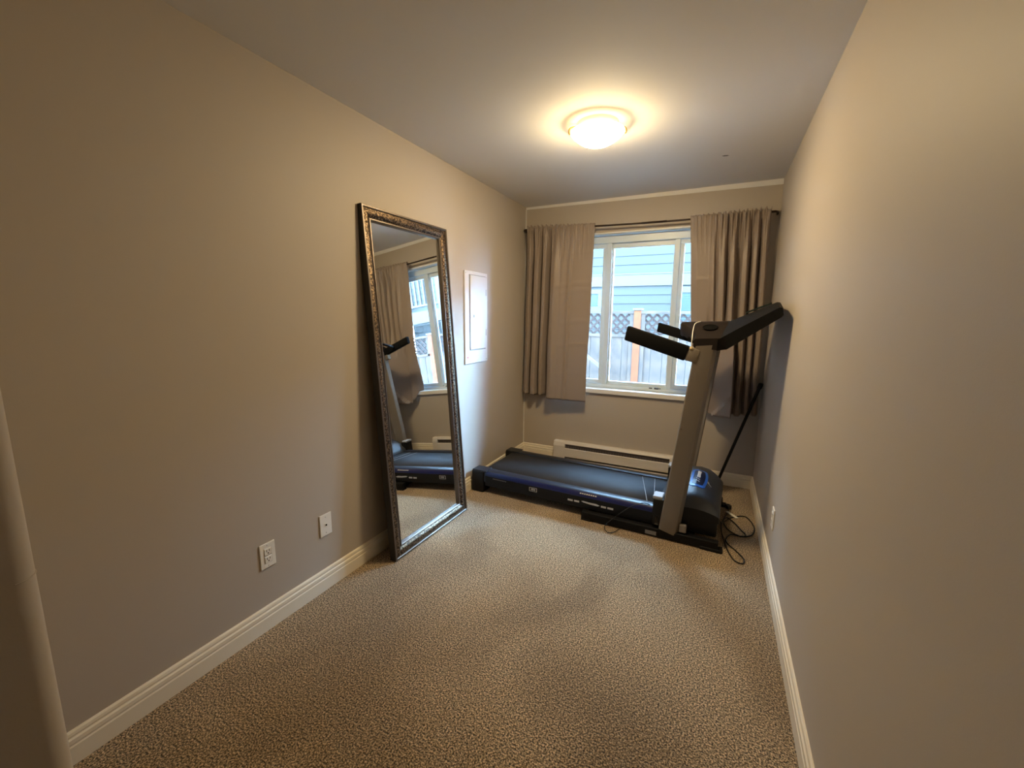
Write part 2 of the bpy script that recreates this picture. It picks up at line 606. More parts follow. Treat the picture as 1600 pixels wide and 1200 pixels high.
for a in (22, 112, 202):
    ca, sa = math.cos(math.radians(a)), math.sin(math.radians(a))
    bm = bmesh.new()
    pts = [(r * ca, r * sa, z) for r, z in ((0.100, -0.012), (0.135, -0.016), (0.150, -0.026), (0.153, -0.040), (0.149, -0.049), (0.141, -0.050))]
    tube(bm, catmull(pts, 4), 0.0042, 8)
    cl = obj('clip', bm, M_brass, lamp, smooth=True)

# ------------------------------------------------------------------ standing mirror
def make_mirror():
    tilt, yaw = math.radians(4.15), math.radians(-1.0)
    root = empty('standing_mirror', (0.1785, 2.09, 0.0))
    n = Vector((math.cos(tilt) * math.cos(yaw), math.cos(tilt) * math.sin(yaw), math.sin(tilt)))
    ex = Vector((-math.sin(yaw), math.cos(yaw), 0))            # along width (+y)
    ey = n.cross(ex).normalized()                              # up along the glass
    if ey.z < 0:
        ey = -ey
    Mx = Matrix(((ex.x, ey.x, n.x, 0), (ex.y, ey.y, n.y, 0), (ex.z, ey.z, n.z, 0), (0, 0, 0, 1)))
    root.matrix_world = Matrix.Translation((0.1785, 2.09, 0.004)) @ Mx
    tag(root, 'tall leaning floor mirror with embossed pewter frame against the left wall', 'mirror')
    w, h = 0.750, 1.992                                          # outer size; local x width, y up, z out (0 = front)
    def ring(prof, name, m, smooth=True):
        """prof: list of (inset, z); mitred frame ring"""
        bm = bmesh.new()
        loops = []
        for ins, z in prof:
            loops.append([bm.verts.new(p) for p in ((-w / 2 + ins, ins, z), (w / 2 - ins, ins, z), (w / 2 - ins, h - ins, z), (-w / 2 + ins, h - ins, z))])
        for A, B in zip(loops[:-1], loops[1:]):
            for k in range(4):
                k2 = (k + 1) % 4
                bm.faces.new((A[k], A[k2], B[k2], B[k]))
        bmesh.ops.recalc_face_normals(bm, faces=bm.faces)
        return obj(name, bm, m, root, smooth=smooth, auto=35)
    fr = ring([(0.0, -0.046), (0.0, -0.004), (0.0, -0.003)], 'side_edge', M_side, False)
    ring([(0.0, -0.003), (0.002, 0.0), (0.010, 0.001), (0.013, -0.002), (0.014, -0.008)], 'outer_lip', M_lip)
    band = [(0.014, -0.008)]
    for k in range(9):
        a = math.pi * k / 8
        band.append((0.016 + 0.044 * k / 8, -0.008 + 0.010 * math.sin(a) - 0.010 * k / 8))
    ring(band, 'embossed_band', M_emboss)
    ring([(0.060, -0.018), (0.062, -0.014), (0.068, -0.013), (0.073, -0.018), (0.075, -0.032)], 'inner_lip', M_lip)
    g = bx((-w / 2 + 0.072, 0.072, -0.036), (w / 2 - 0.072, h - 0.072, -0.031))
    obj('mirror_glass', g, M_mirror, root)
    obj('backing', bx((-w / 2 + 0.004, 0.004, -0.045), (w / 2 - 0.004, h - 0.004, -0.038)), M_backing, root)
make_mirror()

# ------------------------------------------------------------------ breaker panel
bp = tag(empty('breaker_panel', (0.0, 2.91, 1.40)), 'white metal electrical breaker panel on the left wall beside the mirror', 'electrical panel')
def pb(name, y0, y1, z0, z1, x0, x1, m, parent=bp, bev=0.0):
    return obj(name, bx((x0, y0 - 2.91, z0 - 1.40), (x1, y1 - 2.91, z1 - 1.40), bev), m, parent)
pb('cover', 2.735, 3.082, 1.040, 1.752, 0.0, 0.010, M_white2, bev=0.003)
door = pb('panel_door', 2.805, 3.045, 1.150, 1.722, 0.0105, 0.0165, M_white2, bev=0.002)
pb('door_seam', 2.797, 3.050, 1.143, 1.728, 0.0098, 0.0106, mat('seam_grey', (0.30, 0.29, 0.28), 0.6))
lt = pb('latch', 2.835, 2.872, 1.392, 1.430, 0.0165, 0.0185, M_white2, door, 0.001)
lt2 = pb('latch_slot', 2.850, 2.860, 1.402, 1.422, 0.0180, 0.0192, M_greyfin, door)
pb('hinge', 3.046, 3.052, 1.575, 1.625, 0.009, 0.017, mat('hinge_grey', (0.45, 0.45, 0.45), 0.4, 0.6), door)
pb('hinge', 3.046, 3.052, 1.255, 1.305, 0.009, 0.017, M_print, door)
pb('warning_dot', 2.764, 2.778, 1.086, 1.100, 0.0098, 0.0106, M_red)
lab = pb('rating_label', 2.835, 2.950, 1.070, 1.108, 0.0098, 0.0104, mat('label_pale', (0.70, 0.70, 0.70), 0.6))
for k in range(3):
    pb('print_line', 2.842, 2.94 - 0.02 * k, 1.098 - 0.011 * k, 1.101 - 0.011 * k, 0.0104, 0.0107, M_print, lab)
for y, z in ((2.752, 1.735), (3.064, 1.722), (2.752, 1.30), (3.064, 1.06), (2.752, 1.055)):
    bm = bmesh.new()
    bmesh.ops.create_uvsphere(bm, u_segments=10, v_segments=6, radius=0.005)
    s = obj('screw', bm, M_print, bp, smooth=True)
    s.location = (0.010, y - 2.91, z - 1.40)
    s.scale = (0.5, 1, 1)

# ------------------------------------------------------------------ wall plates
def plate_base(name, loc, rz, label):
    r = tag(empty(name, loc, rz), label, 'outlet')
    bm = prism([(-0.0352, -0.058), (0.0352, -0.058), (0.0352, 0.058), (-0.0352, 0.058)], 'x', 0.0, 0.006, 0.002, 2)
    obj('cover_plate', bm, M_white, r)
    return r
def screw(r, z):
    bm = bmesh.new()
    bmesh.ops.create_uvsphere(bm, u_segments=10, v_segments=6, radius=0.0035)
    s = obj('screw', bm, M_print, r, smooth=True)
    s.location = (0.006, 0, z)
    s.scale = (0.4, 1, 1)
def duplex(name, loc, rz, label):
    r = plate_base(name, loc, rz, label)
    obj('receptacle_frame', bx((0.0058, -0.0185, -0.036), (0.0066, 0.0185, 0.036)), mat('gasket_grey', (0.5, 0.47, 0.43), 0.6), r)
    for zc in (0.0185, -0.0185):
        f = obj('receptacle', bx((0.0062, -0.0165, zc - 0.0155), (0.0088, 0.0165, zc + 0.0155), 0.0012), M_white, r)
        for y, z, a, b in ((-0.0062, 0.004, 0.0014, 0.0048), (0.0062, 0.004, 0.0014, 0.0040), (0, -0.007, 0.0026, 0.0026)):
            obj('slot', bx((0.0086, y - a, zc + z - b), (0.0091, y + a, zc + z + b)), M_dark, f)
    for z in (0.049, -0.049):
        screw(r, z)
    return r
duplex('wall_outlet', (0, 1.079, 0.349), 0, 'white duplex power outlet low on the left wall, nearest the camera')
r = plate_base('cable_plate', (0, 1.391, 0.348), 0, 'white wall plate with one small jack between duplex outlet and mirror')
bm = bx((0.0058, -0.007, -0.008), (0.0085, 0.007, 0.008), 0.001)
jack = obj('jack', bm, M_white, r)
obj('jack_hole', bx((0.0083, -0.0045, -0.005), (0.0088, 0.0045, 0.004)), M_dark, jack)
for z in (0.042, -0.042):
    screw(r, z)
duplex('wall_outlet', (W, 2.575, 0.326), math.pi, 'white power outlet plate seen edge-on on the right wall')

# ------------------------------------------------------------------ baseboard heater
ht = tag(empty('baseboard_heater', (0.354, D, 0.0)), 'long white electric baseboard heater on the wall under the window', 'heater')
HL = 1.516 - 0.354
def hb(name, a, b, m, parent=ht, bev=0.0):
    return obj(name, bx(a, b, bev), m, parent)
hb('back_plate', (0.004, -0.010, 0.015), (HL - 0.004, 0.0, 0.190), M_white2)
for x0, x1 in ((0.0, 0.118), (HL - 0.07, HL)):
    bm = prism([(0.0, 0.012), (-0.056, 0.012), (-0.062, 0.03), (-0.062, 0.150), (-0.050, 0.186), (-0.040, 0.194), (0.0, 0.194)], 'x', x0, x1, 0.002, 1)
    obj('end_cap', bm, M_white2, ht)
bm = prism([(-0.054, 0.045), (-0.060, 0.045), (-0.060, 0.128), (-0.054, 0.132)], 'x', 0.118, HL - 0.07)
obj('front_cover', bm, M_white2, ht)
bm = prism([(0.0, 0.194), (-0.040, 0.194), (-0.053, 0.172), (-0.050, 0.168), (-0.036, 0.188), (0.0, 0.188)], 'x', 0.118, HL - 0.07)
obj('top_cover', bm, M_white2, ht)
hb('grille', (0.118, -0.040, 0.030), (HL - 0.07, -0.014, 0.165), M_greyfin)
fin0 = None
for k in range(40):
    x = 0.128 + k * (HL - 0.07 - 0.138) / 39
    if fin0 is None:
        fin0 = hb('fin', (0, -0.050, 0.035), (0.0012, -0.040, 0.150), M_greyfin)
        fin0.location.x = x
    else:
        inst('fin', fin0, ht, (x, 0, 0))
hb('lower_lip', (0.118, -0.056, 0.015), (HL - 0.07, -0.012, 0.024), M_white2)

# ------------------------------------------------------------------ curtain rod and curtains
rod = tag(empty('curtain_rod', (1.05, D - 0.09, 2.19)), 'thin dark bronze curtain rod across the top of the window', 'curtain rod')
YR = D - 0.095
rp = [(0.045, YR, 2.216), (0.40, YR, 2.206), (0.75, YR, 2.196), (1.12, YR, 2.188), (1.5, YR, 2.186), (2.03, YR, 2.190)]
LR = Vector(rod.location)
bm = bmesh.new()
tube(bm, [Vector(p) - LR for p in catmull(rp, 5)], 0.0075, 12)
obj('rod', bm, M_rod, rod, smooth=True)
bm = bmesh.new()
tube(bm, [Vector(p) - LR for p in ((2.02, YR, 2.190), (2.055, YR, 2.191), (2.075, D - 0.07, 2.191), (2.078, D - 0.02, 2.191), (2.078, D, 2.191))], 0.0085, 10)
obj('bracket', bm, M_rod, rod, smooth=True)
bm = bmesh.new()
tube(bm, [Vector(p) - LR for p in ((0.05, YR, 2.216), (0.025, YR + 0.006, 2.216), (0.012, D - 0.06, 2.216), (0.010, D, 2.216))], 0.0085, 10)
obj('bracket', bm, M_rod, rod, smooth=True)
bm = bmesh.new()
tube(bm, [Vector(p) - LR for p in ((1.10, YR, 2.1885), (1.30, YR, 2.187))], 0.0088, 12)
obj('rod_sleeve', bm, M_rod, rod, smooth=True)

def rod_z(x):
    return lin([(p[0], p[2]) for p in rp], x)

def curtain(name, x_top, x_bot, fold, hem, amp_top, gather, ymid, creases, bend=None, label='', fold_gain=1.4, nu=220, nv=90, pockets=True):
    rows = []
    cat_x = lambda s, t: (x_top[0] + (x_top[1] - x_top[0]) * s) * (1 - t) + (x_bot[0] + (x_bot[1] - x_bot[0]) * s) * t
    # rod pocket: behind the rod, over it, then down the front
    def ripple(s):
        g = lin(gather, s)
        return g * (math.sin(2 * math.pi * 17 * s + 2.2 * math.sin(9 * s)) + 0.5 * math.sin(2 * math.pi * 31 * s + 1.0))
    S = [j / nu for j in range(nu + 1)]
    pre = [(0.012, -0.045), (0.015, -0.02), (0.014, 0.004), (0.006, 0.022), (-0.002, 0.026), (-0.010, 0.020)]
    for dy, dz in pre:
        rows.append([(cat_x(s, 0), YR + dy - abs(ripple(s)) * (1 if dy < 0 else 0), rod_z(cat_x(s, 0)) + dz + 0.7 * ripple(s) * (dz > 0)) for s in S])
    for i in range(nv + 1):
        t = (i / nv) ** 0.9
        row = []
        for s in S:
            x = cat_x(s, t)
            zt = rod_z(cat_x(s, 0)) + 0.008
            z = zt + (interp(hem, s) - zt) * t
            tt = min(1, t / 0.28)
            a = amp_top + (1 - amp_top) * (tt * tt * (3 - 2 * tt))
            a *= min(1.0, 0.15 + t / 0.05)
            f = interp(fold, s) * a * fold_gain
            rp_ = ripple(s) * max(0.0, 1 - t / 0.20) ** 1.3
            y = YR - 0.014 + (ymid + 0.014) * min(1, t / 0.1) - f - abs(rp_) * 1.2 + rp_ * 0.6
            for (z0, s0, s1, d) in creases:
                if s0 <= s <= s1:
                    edge = min(1, (s - s0) / 0.05, (s1 - s) / 0.05) if s1 < 1 else min(1, (s - s0) / 0.05)
                    y -= d * edge * math.exp(-((z - z0 - 0.012 * math.sin(9 * s)) / 0.012) ** 2)
            y += 0.004 * math.sin(7 * t + 5 * s) * t
            x += 0.004 * math.sin(11 * t + 9 * s) * t
            if bend:
                x, y, z = bend(s, t, x, y, z)
            row.append((x, y, z))
        rows.append(row)
    # hem turned up behind
    row0 = rows[-1]
    rows.append([(p[0], p[1] + 0.003, p[2] + 0.002) for p in row0])
    o = obj(name, grid(rows), M_curtain, smooth=True)
    md = o.modifiers.new('thickness', 'SOLIDIFY')
    md.thickness = 0.0016
    md.offset = 0
    return tag(o, label, 'curtain')

fold_l = [(0, -0.012), (0.05, 0.004), (0.10, -0.034), (0.125, -0.036), (0.15, 0.026), (0.205, 0.030), (0.235, -0.036), (0.255, -0.034), (0.275, 0.024),
          (0.315, 0.028), (0.345, -0.036), (0.39, -0.040), (0.412, 0.030), (0.47, 0.042), (0.55, 0.026), (0.64, 0.020), (0.68, 0.026), (0.72, 0.014), (1, 0.004)]
curtain('curtain', (0.060, 0.705), (0.026, 0.672), fold_l, [(0, 0.660), (0.05, 0.645), (0.39, 0.652), (0.41, 0.628), (1, 0.622)],
        0.40, [(0, 0.013), (0.5, 0.013), (0.72, 0.005), (1, 0.002)], 0.0,
        [(1.70, 0.45, 1, 0.005), (1.64, 0.5, 1, 0.003), (1.36, 0.55, 1, 0.004), (1.15, 0.5, 1, 0.006), (1.98, 0.5, 1, 0.002), (0.88, 0.45, 1, 0.003), (0.80, 0.1, 0.4, 0.004)],
        label='tan satin curtain panel hanging at the left side of the window')

fold_r = [(0, 0.000), (0.10, 0.008), (0.24, 0.010), (0.32, 0.020), (0.345, -0.006), (0.39, 0.022), (0.45, 0.026), (0.492, -0.030), (0.53, 0.026), (0.575, 0.032),
          (0.615, -0.034), (0.66, -0.030), (0.685, 0.024), (0.735, 0.030), (0.79, -0.034), (0.82, 0.022), (0.855, 0.026), (0.895, -0.036), (0.93, 0.024), (0.965, 0.024), (1, -0.020)]
def bend_r(s, t, x, y, z):
    def sm(a):
        a = max(0.0, min(1.0, a))
        return a * a * (3 - 2 * a)
    k = sm((t - 0.55) / 0.45)
    # lower window-side corner is swept back onto the sill
    if s < 0.34:
        y += k * 0.095 * (1 - s / 0.34) ** 1.5
    # next to it the cloth is drawn into one broad slanting plane that faces the window side
    kk = sm((t - 0.42) / 0.25)
    wgt = kk * min(sm((s - 0.22) / 0.06), sm((0.64 - s) / 0.025))
    if wgt > 0:
        q = (s - 0.26) / 0.36
        yt = D - 0.060 - 0.155 * max(0.0, min(1.0, q)) ** 1.2
        # turned-over flap under a crease that runs down to the left
        zl = 0.640 + (s - 0.36) * 0.62
        if z < zl:
            yt += -0.045 + 0.20 * min(0.12, zl - z)
        y += (yt - y) * wgt
    return x, y, z
curtain('curtain', (1.478, 2.030), (1.585, 2.072), fold_r, [(0, 0.752), (0.06, 0.75), (0.20, 0.655), (0.30, 0.615), (0.42, 0.622), (0.62, 0.632), (1, 0.650)],
        0.38, [(0, 0.002), (0.25, 0.006), (0.45, 0.013), (1, 0.013)], 0.0,
        [(1.70, 0, 0.36, 0.006), (1.66, 0.05, 0.34, 0.003), (1.98, 0, 0.30, 0.003), (1.35, 0, 0.33, 0.003), (1.86, 0.9, 1, 0.004)], bend=bend_r,
        label='tan satin curtain panel at the right side, hanging behind the treadmill')

# ------------------------------------------------------------------ treadmill
TM = tag(empty('treadmill', (0.048, 2.80, 0.0), math.radians(-2.4)), 'black folding treadmill with champagne uprights and padded arms below the window', 'treadmill')
def tb(name, a, b, m, bev=0.0, seg=2, parent=TM, smooth=False):
    return obj(name, bx(a, b, bev, seg), m, parent, smooth=smooth, auto=50 if smooth else None)
DW = 0.645
# running deck and belt
tb('deck_board', (0.05, 0.06, 0.105), (1.42, DW - 0.06, 0.152), M_steel_blk)
rows = []
for i in range(9):
    a = math.pi - math.pi / 2 * (i / 8) - 0.0
    rows.append([(0.062 + 0.030 * math.cos(a), y, 0.136 + 0.030 * math.sin(a)) for y in (0.088, DW - 0.088)])
rows += [[(x, y, 0.166) for y in (0.088, DW - 0.088)] for x in (0.3, 0.6, 0.9, 1.2, 1.46)]
rows = [[(r[0][0], r[0][1], 0.106) for r in [rows[0]]] + [(rows[0][1][0], rows[0][1][1], 0.106)]] + rows
o = obj('running_belt', grid(rows), M_belt, TM, smooth=True, auto=40)
md = o.modifiers.new('thickness', 'SOLIDIFY'); md.thickness = 0.003; md.offset = -1
for (xa, xb) in ((1.225, 1.345), (1.32, 1.39)):
    bm = bmesh.new()
    n0 = Vector((xa, DW - 0.10, 0.1685)); n1 = Vector((xb, 0.10, 0.1685))
    tube(bm, [n0.lerp(n1, k / 6) for k in range(7)], 0.0016, 6)
    obj('belt_seam', bm, M_print, TM)
tb('roller', (0.04, 0.08, 0.108), (0.085, DW - 0.08, 0.150), M_steel_blk, 0.015, 3)
def rail(name, ys, ye):
    d = 1 if ye > ys else -1
    w_ = abs(ye - ys)
    P = [(0.0, 0.090), (0.0, 0.150), (0.006, 0.163), (0.018, 0.174), (0.034, 0.179), (w_ - 0.012, 0.180), (w_ - 0.002, 0.176), (w_, 0.168), (w_, 0.158), (0.012, 0.150), (0.012, 0.090)]
    bm = prism([(ys + d * a, b) for a, b in P], 'x', 0.085, 1.46)
    return obj(name, bm, M_rail, TM, smooth=True, auto=45)
rn = rail('foot_rail', 0.0, 0.092)
rf = rail('foot_rail', DW, DW - 0.092)
for ys, d, par in ((0.0, 1, rn), (DW, -1, rf)):
    bm = prism([(ys - d * 0.0012, 0.143), (ys - d * 0.0012, 0.1502), (ys + d * 0.0052, 0.1640), (ys + d * 0.0165, 0.1748), (ys + d * 0.0175, 0.1735), (ys + d * 0.002, 0.143)], 'x', 0.10, 1.455)
    obj('blue_stripe', bm, M_blue, par, smooth=True, auto=60)
    tb('side_panel', (0.10, min(ys - d * 0.0008, ys + d * 0.004), 0.0895), (1.455, max(ys - d * 0.0008, ys + d * 0.004), 0.1425), M_black, parent=par)
    tb('side_skirt', (0.10, min(ys, ys + d * 0.012), 0.060), (1.46, max(ys, ys + d * 0.012), 0.089), M_black, parent=par)
# printed marks on the near rail
for x0, x1, z in ((0.807, 0.846, 0.101), (0.856, 0.895, 0.102), (1.054, 1.091, 0.102), (1.100, 1.141, 0.102)):
    tb('print_pill', (x0, -0.0012, z - 0.007), (x1, 0.0005, z + 0.007), M_print, 0.0005, 1, rn)
bm = prism([(0.909, 0.111), (0.925, 0.115), (0.975, 0.112), (1.020, 0.113), (1.046, 0.105), (1.030, 0.098), (0.975, 0.099), (0.925, 0.104)], 'y', -0.0012, 0.0005)
obj('print_wordmark', bm, M_print, rn)
bm = bmesh.new()
for a, b in (((0.495, 0.128), (0.560, 0.131)), ((0.495, 0.100), (0.560, 0.103)), ((0.495, 0.100), (0.500, 0.131)), ((0.555, 0.100), (0.560, 0.131)),
             ((0.512, 0.108), (0.520, 0.124)), ((0.524, 0.108), (0.532, 0.124)), ((0.537, 0.108), (0.545, 0.124))):
    box(bm, (a[0], -0.0012, a[1]), (b[0], 0.0005, b[1]))
obj('print_badge', bm, M_print, rn)
bm = bmesh.new()
for k in range(9):
    box(bm, (0.172 + 0.014 * k, -0.0012, 0.127), (0.181 + 0.014 * k, 0.0005, 0.134))
obj('print_text', bm, mat('print_grey', (0.2, 0.2, 0.2), 0.5), rn)
bm = bmesh.new()
for k in range(8):
    x = 0.895 + 0.016 * k
    v = [(x, 0.0036, 0.1625), (x + 0.011, 0.0036, 0.1625), (x + 0.011, 0.0090, 0.1690), (x, 0.0090, 0.1690)]
    bm.faces.new([bm.verts.new(p) for p in v])
obj('print_text', bm, M_print, rn)
# rear feet
for y0, y1, nm in ((-0.012, 0.100, 0), (DW - 0.100, DW + 0.012, 1)):
    f = tb('rear_foot', (-0.022, y0, 0.0), (0.088, y1, 0.176), M_black, 0.010, 3, smooth=True)
    tb('foot_cap', (-0.018, y0 + 0.006, 0.172), (0.110, y1 - 0.006, 0.183), M_rail, 0.004, 2, f)
# base frame
for y0, y1 in ((-0.058, -0.012), (DW + 0.012, DW + 0.058)):
    tb('base_beam', (0.93, y0, 0.008), (1.80, y1, 0.062), M_steel_blk, 0.005)
    tb('base_foot', (1.70, y0 - 0.006, 0.0), (1.825, y1 + 0.006, 0.020), M_black, 0.004)
    tb('base_foot', (0.93, y0 - 0.002, 0.0), (1.00, y1 + 0.002, 0.012), M_black, 0.003)
    tb('label_sticker', (1.37, y0 - 0.0008 if y0 < 0 else y1 - 0.001, 0.016), (1.44, y0 + 0.001 if y0 < 0 else y1 + 0.0008, 0.042), M_paper)
tb('cross_beam', (1.60, -0.012, 0.012), (1.66, DW + 0.012, 0.060), M_steel_blk, 0.004)
tb('cross_beam', (0.96, -0.012, 0.012), (1.00, DW + 0.012, 0.050), M_steel_blk, 0.004)
# motor housing
tb('motor_tray', (1.43, 0.0, 0.063), (1.785, DW, 0.205), M_black, 0.012, 2, smooth=True)
zp = [(1.42, 0.175), (1.46, 0.215), (1.52, 0.275), (1.58, 0.315), (1.64, 0.325), (1.70, 0.308), (1.745, 0.268), (1.775, 0.225), (1.786, 0.195)]
rows = []
NX, NY = 22, 26
for i in range(NX + 1):
    x = 1.42 + (1.79 - 1.42) * i / NX
    zt = interp(zp, x) if False else lin(zp, x)
    row = []
    for j in range(NY + 1):
        v = j / NY
        y = -0.004 + (DW + 0.008) * v
        e = abs(2 * v - 1)
        crown = 1 - 0.32 * e ** 2.0 - 0.45 * max(0, (e - 0.86) / 0.14) ** 2
        row.append((x, y, 0.175 + max(0.02 * (1 - e ** 6), (zt - 0.175) * crown + 0.02)))
    rows.append(row)
# skirt rows down to tray level
first = [(1.418, p[1], 0.168) for p in rows[0]]
last = [(1.793, p[1], 0.185) for p in rows[-1]]
last2 = [(1.794, p[1], 0.150) for p in rows[-1]]
rows = [first] + rows + [last, last2]
hood = obj('motor_hood', grid(rows), M_hood, TM, smooth=True, auto=60)
# side lips of the hood
for yv, nm in ((-0.004, 0), (DW + 0.004, -1)):
    rr = [[(r_[nm][0], r_[nm][1], r_[nm][2]) for r_ in rows], [(r_[nm][0], r_[nm][1], 0.160) for r_ in rows]]
    obj('hood_side', grid(rr), M_black, hood, smooth=True, auto=60)
def hood_z(x, y):
    v = (y + 0.004) / (DW + 0.008)
    e = abs(2 * v - 1)
    crown = 1 - 0.32 * e ** 2.0 - 0.45 * max(0, (e - 0.86) / 0.14) ** 2
    return 0.175 + (lin(zp, x) - 0.175) * crown + 0.02
def on_hood(name, pts, lift, m, parent, nfill=8):
    """filled patch following the hood: pts outline (x,y)"""
    bm = bmesh.new()
    cx = sum(p[0] for p in pts) / len(pts); cy = sum(p[1] for p in pts) / len(pts)
    rings = []
    for k in range(1, nfill + 1):
        q = k / nfill
        rings.append([bm.verts.new((cx + (p[0] - cx) * q, cy + (p[1] - cy) * q, hood_z(cx + (p[0] - cx) * q, cy + (p[1] - cy) * q) + lift)) for p in pts])
    rings.append([bm.verts.new((p[0], p[1], hood_z(*p) - 0.004)) for p in pts])
    c = bm.verts.new((cx, cy, hood_z(cx, cy) + lift))
    n = len(pts)
    for k in range(n):
        bm.faces.new((c, rings[0][k], rings[0][(k + 1) % n]))
    for A, B in zip(rings[:-1], rings[1:]):
        for k in range(n):
            bm.faces.new((A[k], B[k], B[(k + 1) % n], A[(k + 1) % n]))
    bmesh.ops.recalc_face_normals(bm, faces=bm.faces)
    return obj(name, bm, m, parent, smooth=True, auto=40)
def rrect(x0, x1, y0, y1, r, bow=0.0, n=5):
    out = []
    for (cx, cy, a0) in ((x1 - r, y1 - r, 0), (x0 + r, y1 - r, 90), (x0 + r, y0 + r, 180), (x1 - r, y0 + r, 270)):
        for k in range(n + 1):
            a = math.radians(a0 + 90 * k / n)
            out.append((cx + r * math.cos(a), cy + r * math.sin(a)))
        if a0 in (90,):
            pass
    if bow:
        dense = []
        for i in range(len(out)):
            p, q = out[i], out[(i + 1) % len(out)]
            for k in range(4):
                t = k / 4
                dense.append((p[0] + (q[0] - p[0]) * t, p[1] + (q[1] - p[1]) * t))
        out = [(x + (bow * (1 - ((y - (y0 + y1) / 2) / ((y1 - y0) / 2)) ** 2) if x > (x0 + x1) / 2 else 0), y) for x, y in dense]
    return out
bd = on_hood('blue_badge', rrect(1.598, 1.690, 0.13, 0.42, 0.02, 0.012), 0.004, M_badge, hood)
on_hood('badge_face', rrect(1.613, 1.677, 0.155, 0.395, 0.014, 0.010), 0.0055, M_badge_dk, bd)
on_hood('badge_wordmark', rrect(1.634, 1.656, 0.255, 0.375, 0.002, 0, 1), 0.0066, M_print, bd)
for k in range(2):
    y = 0.19 + 0.030 * k
    on_hood('badge_mark', [(1.632, y + 0.012), (1.656, y), (1.656, y + 0.009), (1.632, y + 0.021)], 0.0066, M_print, bd, 3)
on_hood('print_mark', [(1.702, 0.235), (1.728, 0.225), (1.728, 0.233), (1.712, 0.241), (1.712, 0.262), (1.702, 0.262)], 0.001, M_print, hood, 3)
on_hood('print_mark', [(1.700, 0.205), (1.722, 0.200), (1.722, 0.205), (1.700, 0.210)], 0.001, M_paper, hood, 3)

# uprights
def upright(y0, y1, near):
    """box-section post; the corner facing the motor end has a broad chamfer on the outside"""
    t = bmesh.new()
    d = y1 - y0
    out, inn = (y0, y1) if near else (y1, y0)
    sg = 1 if near else -1
    sec = [(0.0, out + sg * 0.006), (0.006, out), (0.086, out), (0.100, out + sg * 0.006), (0.116, out + sg * 0.030), (0.118, out + sg * 0.040), (0.118, inn - sg * 0.006), (0.112, inn), (0.006, inn), (0.0, inn - sg * 0.006)]
    A = [t.verts.new((1.452 + u, v, 0.070 - 0.26 * u)) for u, v in sec]
    B = [t.verts.new((1.586 + u, v, 1.250 + 0.10 * u)) for u, v in sec]
    n = len(sec)
    t.faces.new(A); t.faces.new(B[::-1])
    for i in range(n):
        t.faces.new((A[i], B[i], B[(i + 1) % n], A[(i + 1) % n]))
    bmesh.ops.recalc_face_normals(t, faces=t.faces)
    return obj('upright', t, M_post, TM, smooth=True, auto=28)
up_n = upright(-0.062, -0.004, True)
up_f = upright(DW + 0.004, DW + 0.062, False)
# little screw on the near upright
bm = bmesh.new()
bmesh.ops.create_uvsphere(bm, u_segments=10, v_segments=8, radius=0.006)
s = obj('screw', bm, M_lip, up_n, smooth=True)
s.location = (1.545, -0.062, 0.745)
s.scale = (1, 0.4, 1)
for y0, y1 in ((-0.050, 0.050), (DW - 0.050, DW + 0.050)):
    b_ = tb('pivot_bracket', (1.405, y0, 0.085), (1.475, y1, 0.262), M_black, 0.010, 3, smooth=True)
    tb('bracket_cap', (1.402, y0 + 0.008, 0.258), (1.462, y1 - 0.004, 0.278), mat('cap_grey', (0.34, 0.35, 0.38), 0.4), 0.005, 2, b_)
for x0, x1, z0, z1 in ((1.418, 1.452, 0.085, 0.150), (1.572, 1.615, 0.070, 0.125)):
    tb('pivot_bolt', (x0, -0.050, z0), (x1, -0.020, z1), mat('bolt_cover_grey', (0.22, 0.20, 0.18), 0.5), 0.008, 2)

# padded arms
def arm(xa, za, xb, zb, hh, y0, y1):
    L_ = math.hypot(xb - xa, zb - za)
    ang = math.atan2(zb - za, xb - xa)
    t = bmesh.new()
    P = [(0.006, -hh / 2), (L_, -hh / 2), (L_, hh / 2), (-0.004, hh / 2)]
    A = [t.verts.new((p[0], y0, p[1])) for p in P]
    B = [t.verts.new((p[0], y1, p[1])) for p in P]
    t.faces.new(A); t.faces.new(B[::-1])
    for i in range(4):
        t.faces.new((A[i], B[i], B[(i + 1) % 4], A[(i + 1) % 4]))
    bmesh.ops.recalc_face_normals(t, faces=t.faces)
    bmesh.ops.bevel(t, geom=list(t.edges), offset=0.009, segments=3, affect='EDGES', profile=0.5)
    bmesh.ops.transform(t, matrix=Matrix.Translation((xa, 0, za)) @ Matrix.Rotation(-ang, 4, 'Y'), verts=t.verts)
    o = obj('padded_arm', t, M_foam, TM, smooth=True, auto=40)
    return o
an = arm(1.180, 1.317, 1.545, 1.203, 0.090, -0.070, -0.020)
af = arm(1.247, 1.340, 1.60, 1.235, 0.072, DW + 0.020, DW + 0.066)
for y0, y1, par in ((-0.066, -0.022, an), (DW + 0.022, DW + 0.066, af)):
    t = prism([(1.532, 1.165), (1.600, 1.150), (1.615, 1.225), (1.555, 1.248)], 'y', y0, y1, 0.005, 2)
    obj('arm_socket', t, M_post, par, smooth=True, auto=40)
bm = bmesh.new()
bmesh.ops.create_uvsphere(bm, u_segments=14, v_segments=8, radius=0.012)
s = obj('bolt_cap', bm, mat('bolt_cap_cream', (0.62, 0.48, 0.27), 0.35), an, smooth=True)
s.location = (1.568, -0.062, 1.236)
s.scale = (1, 0.7, 1)

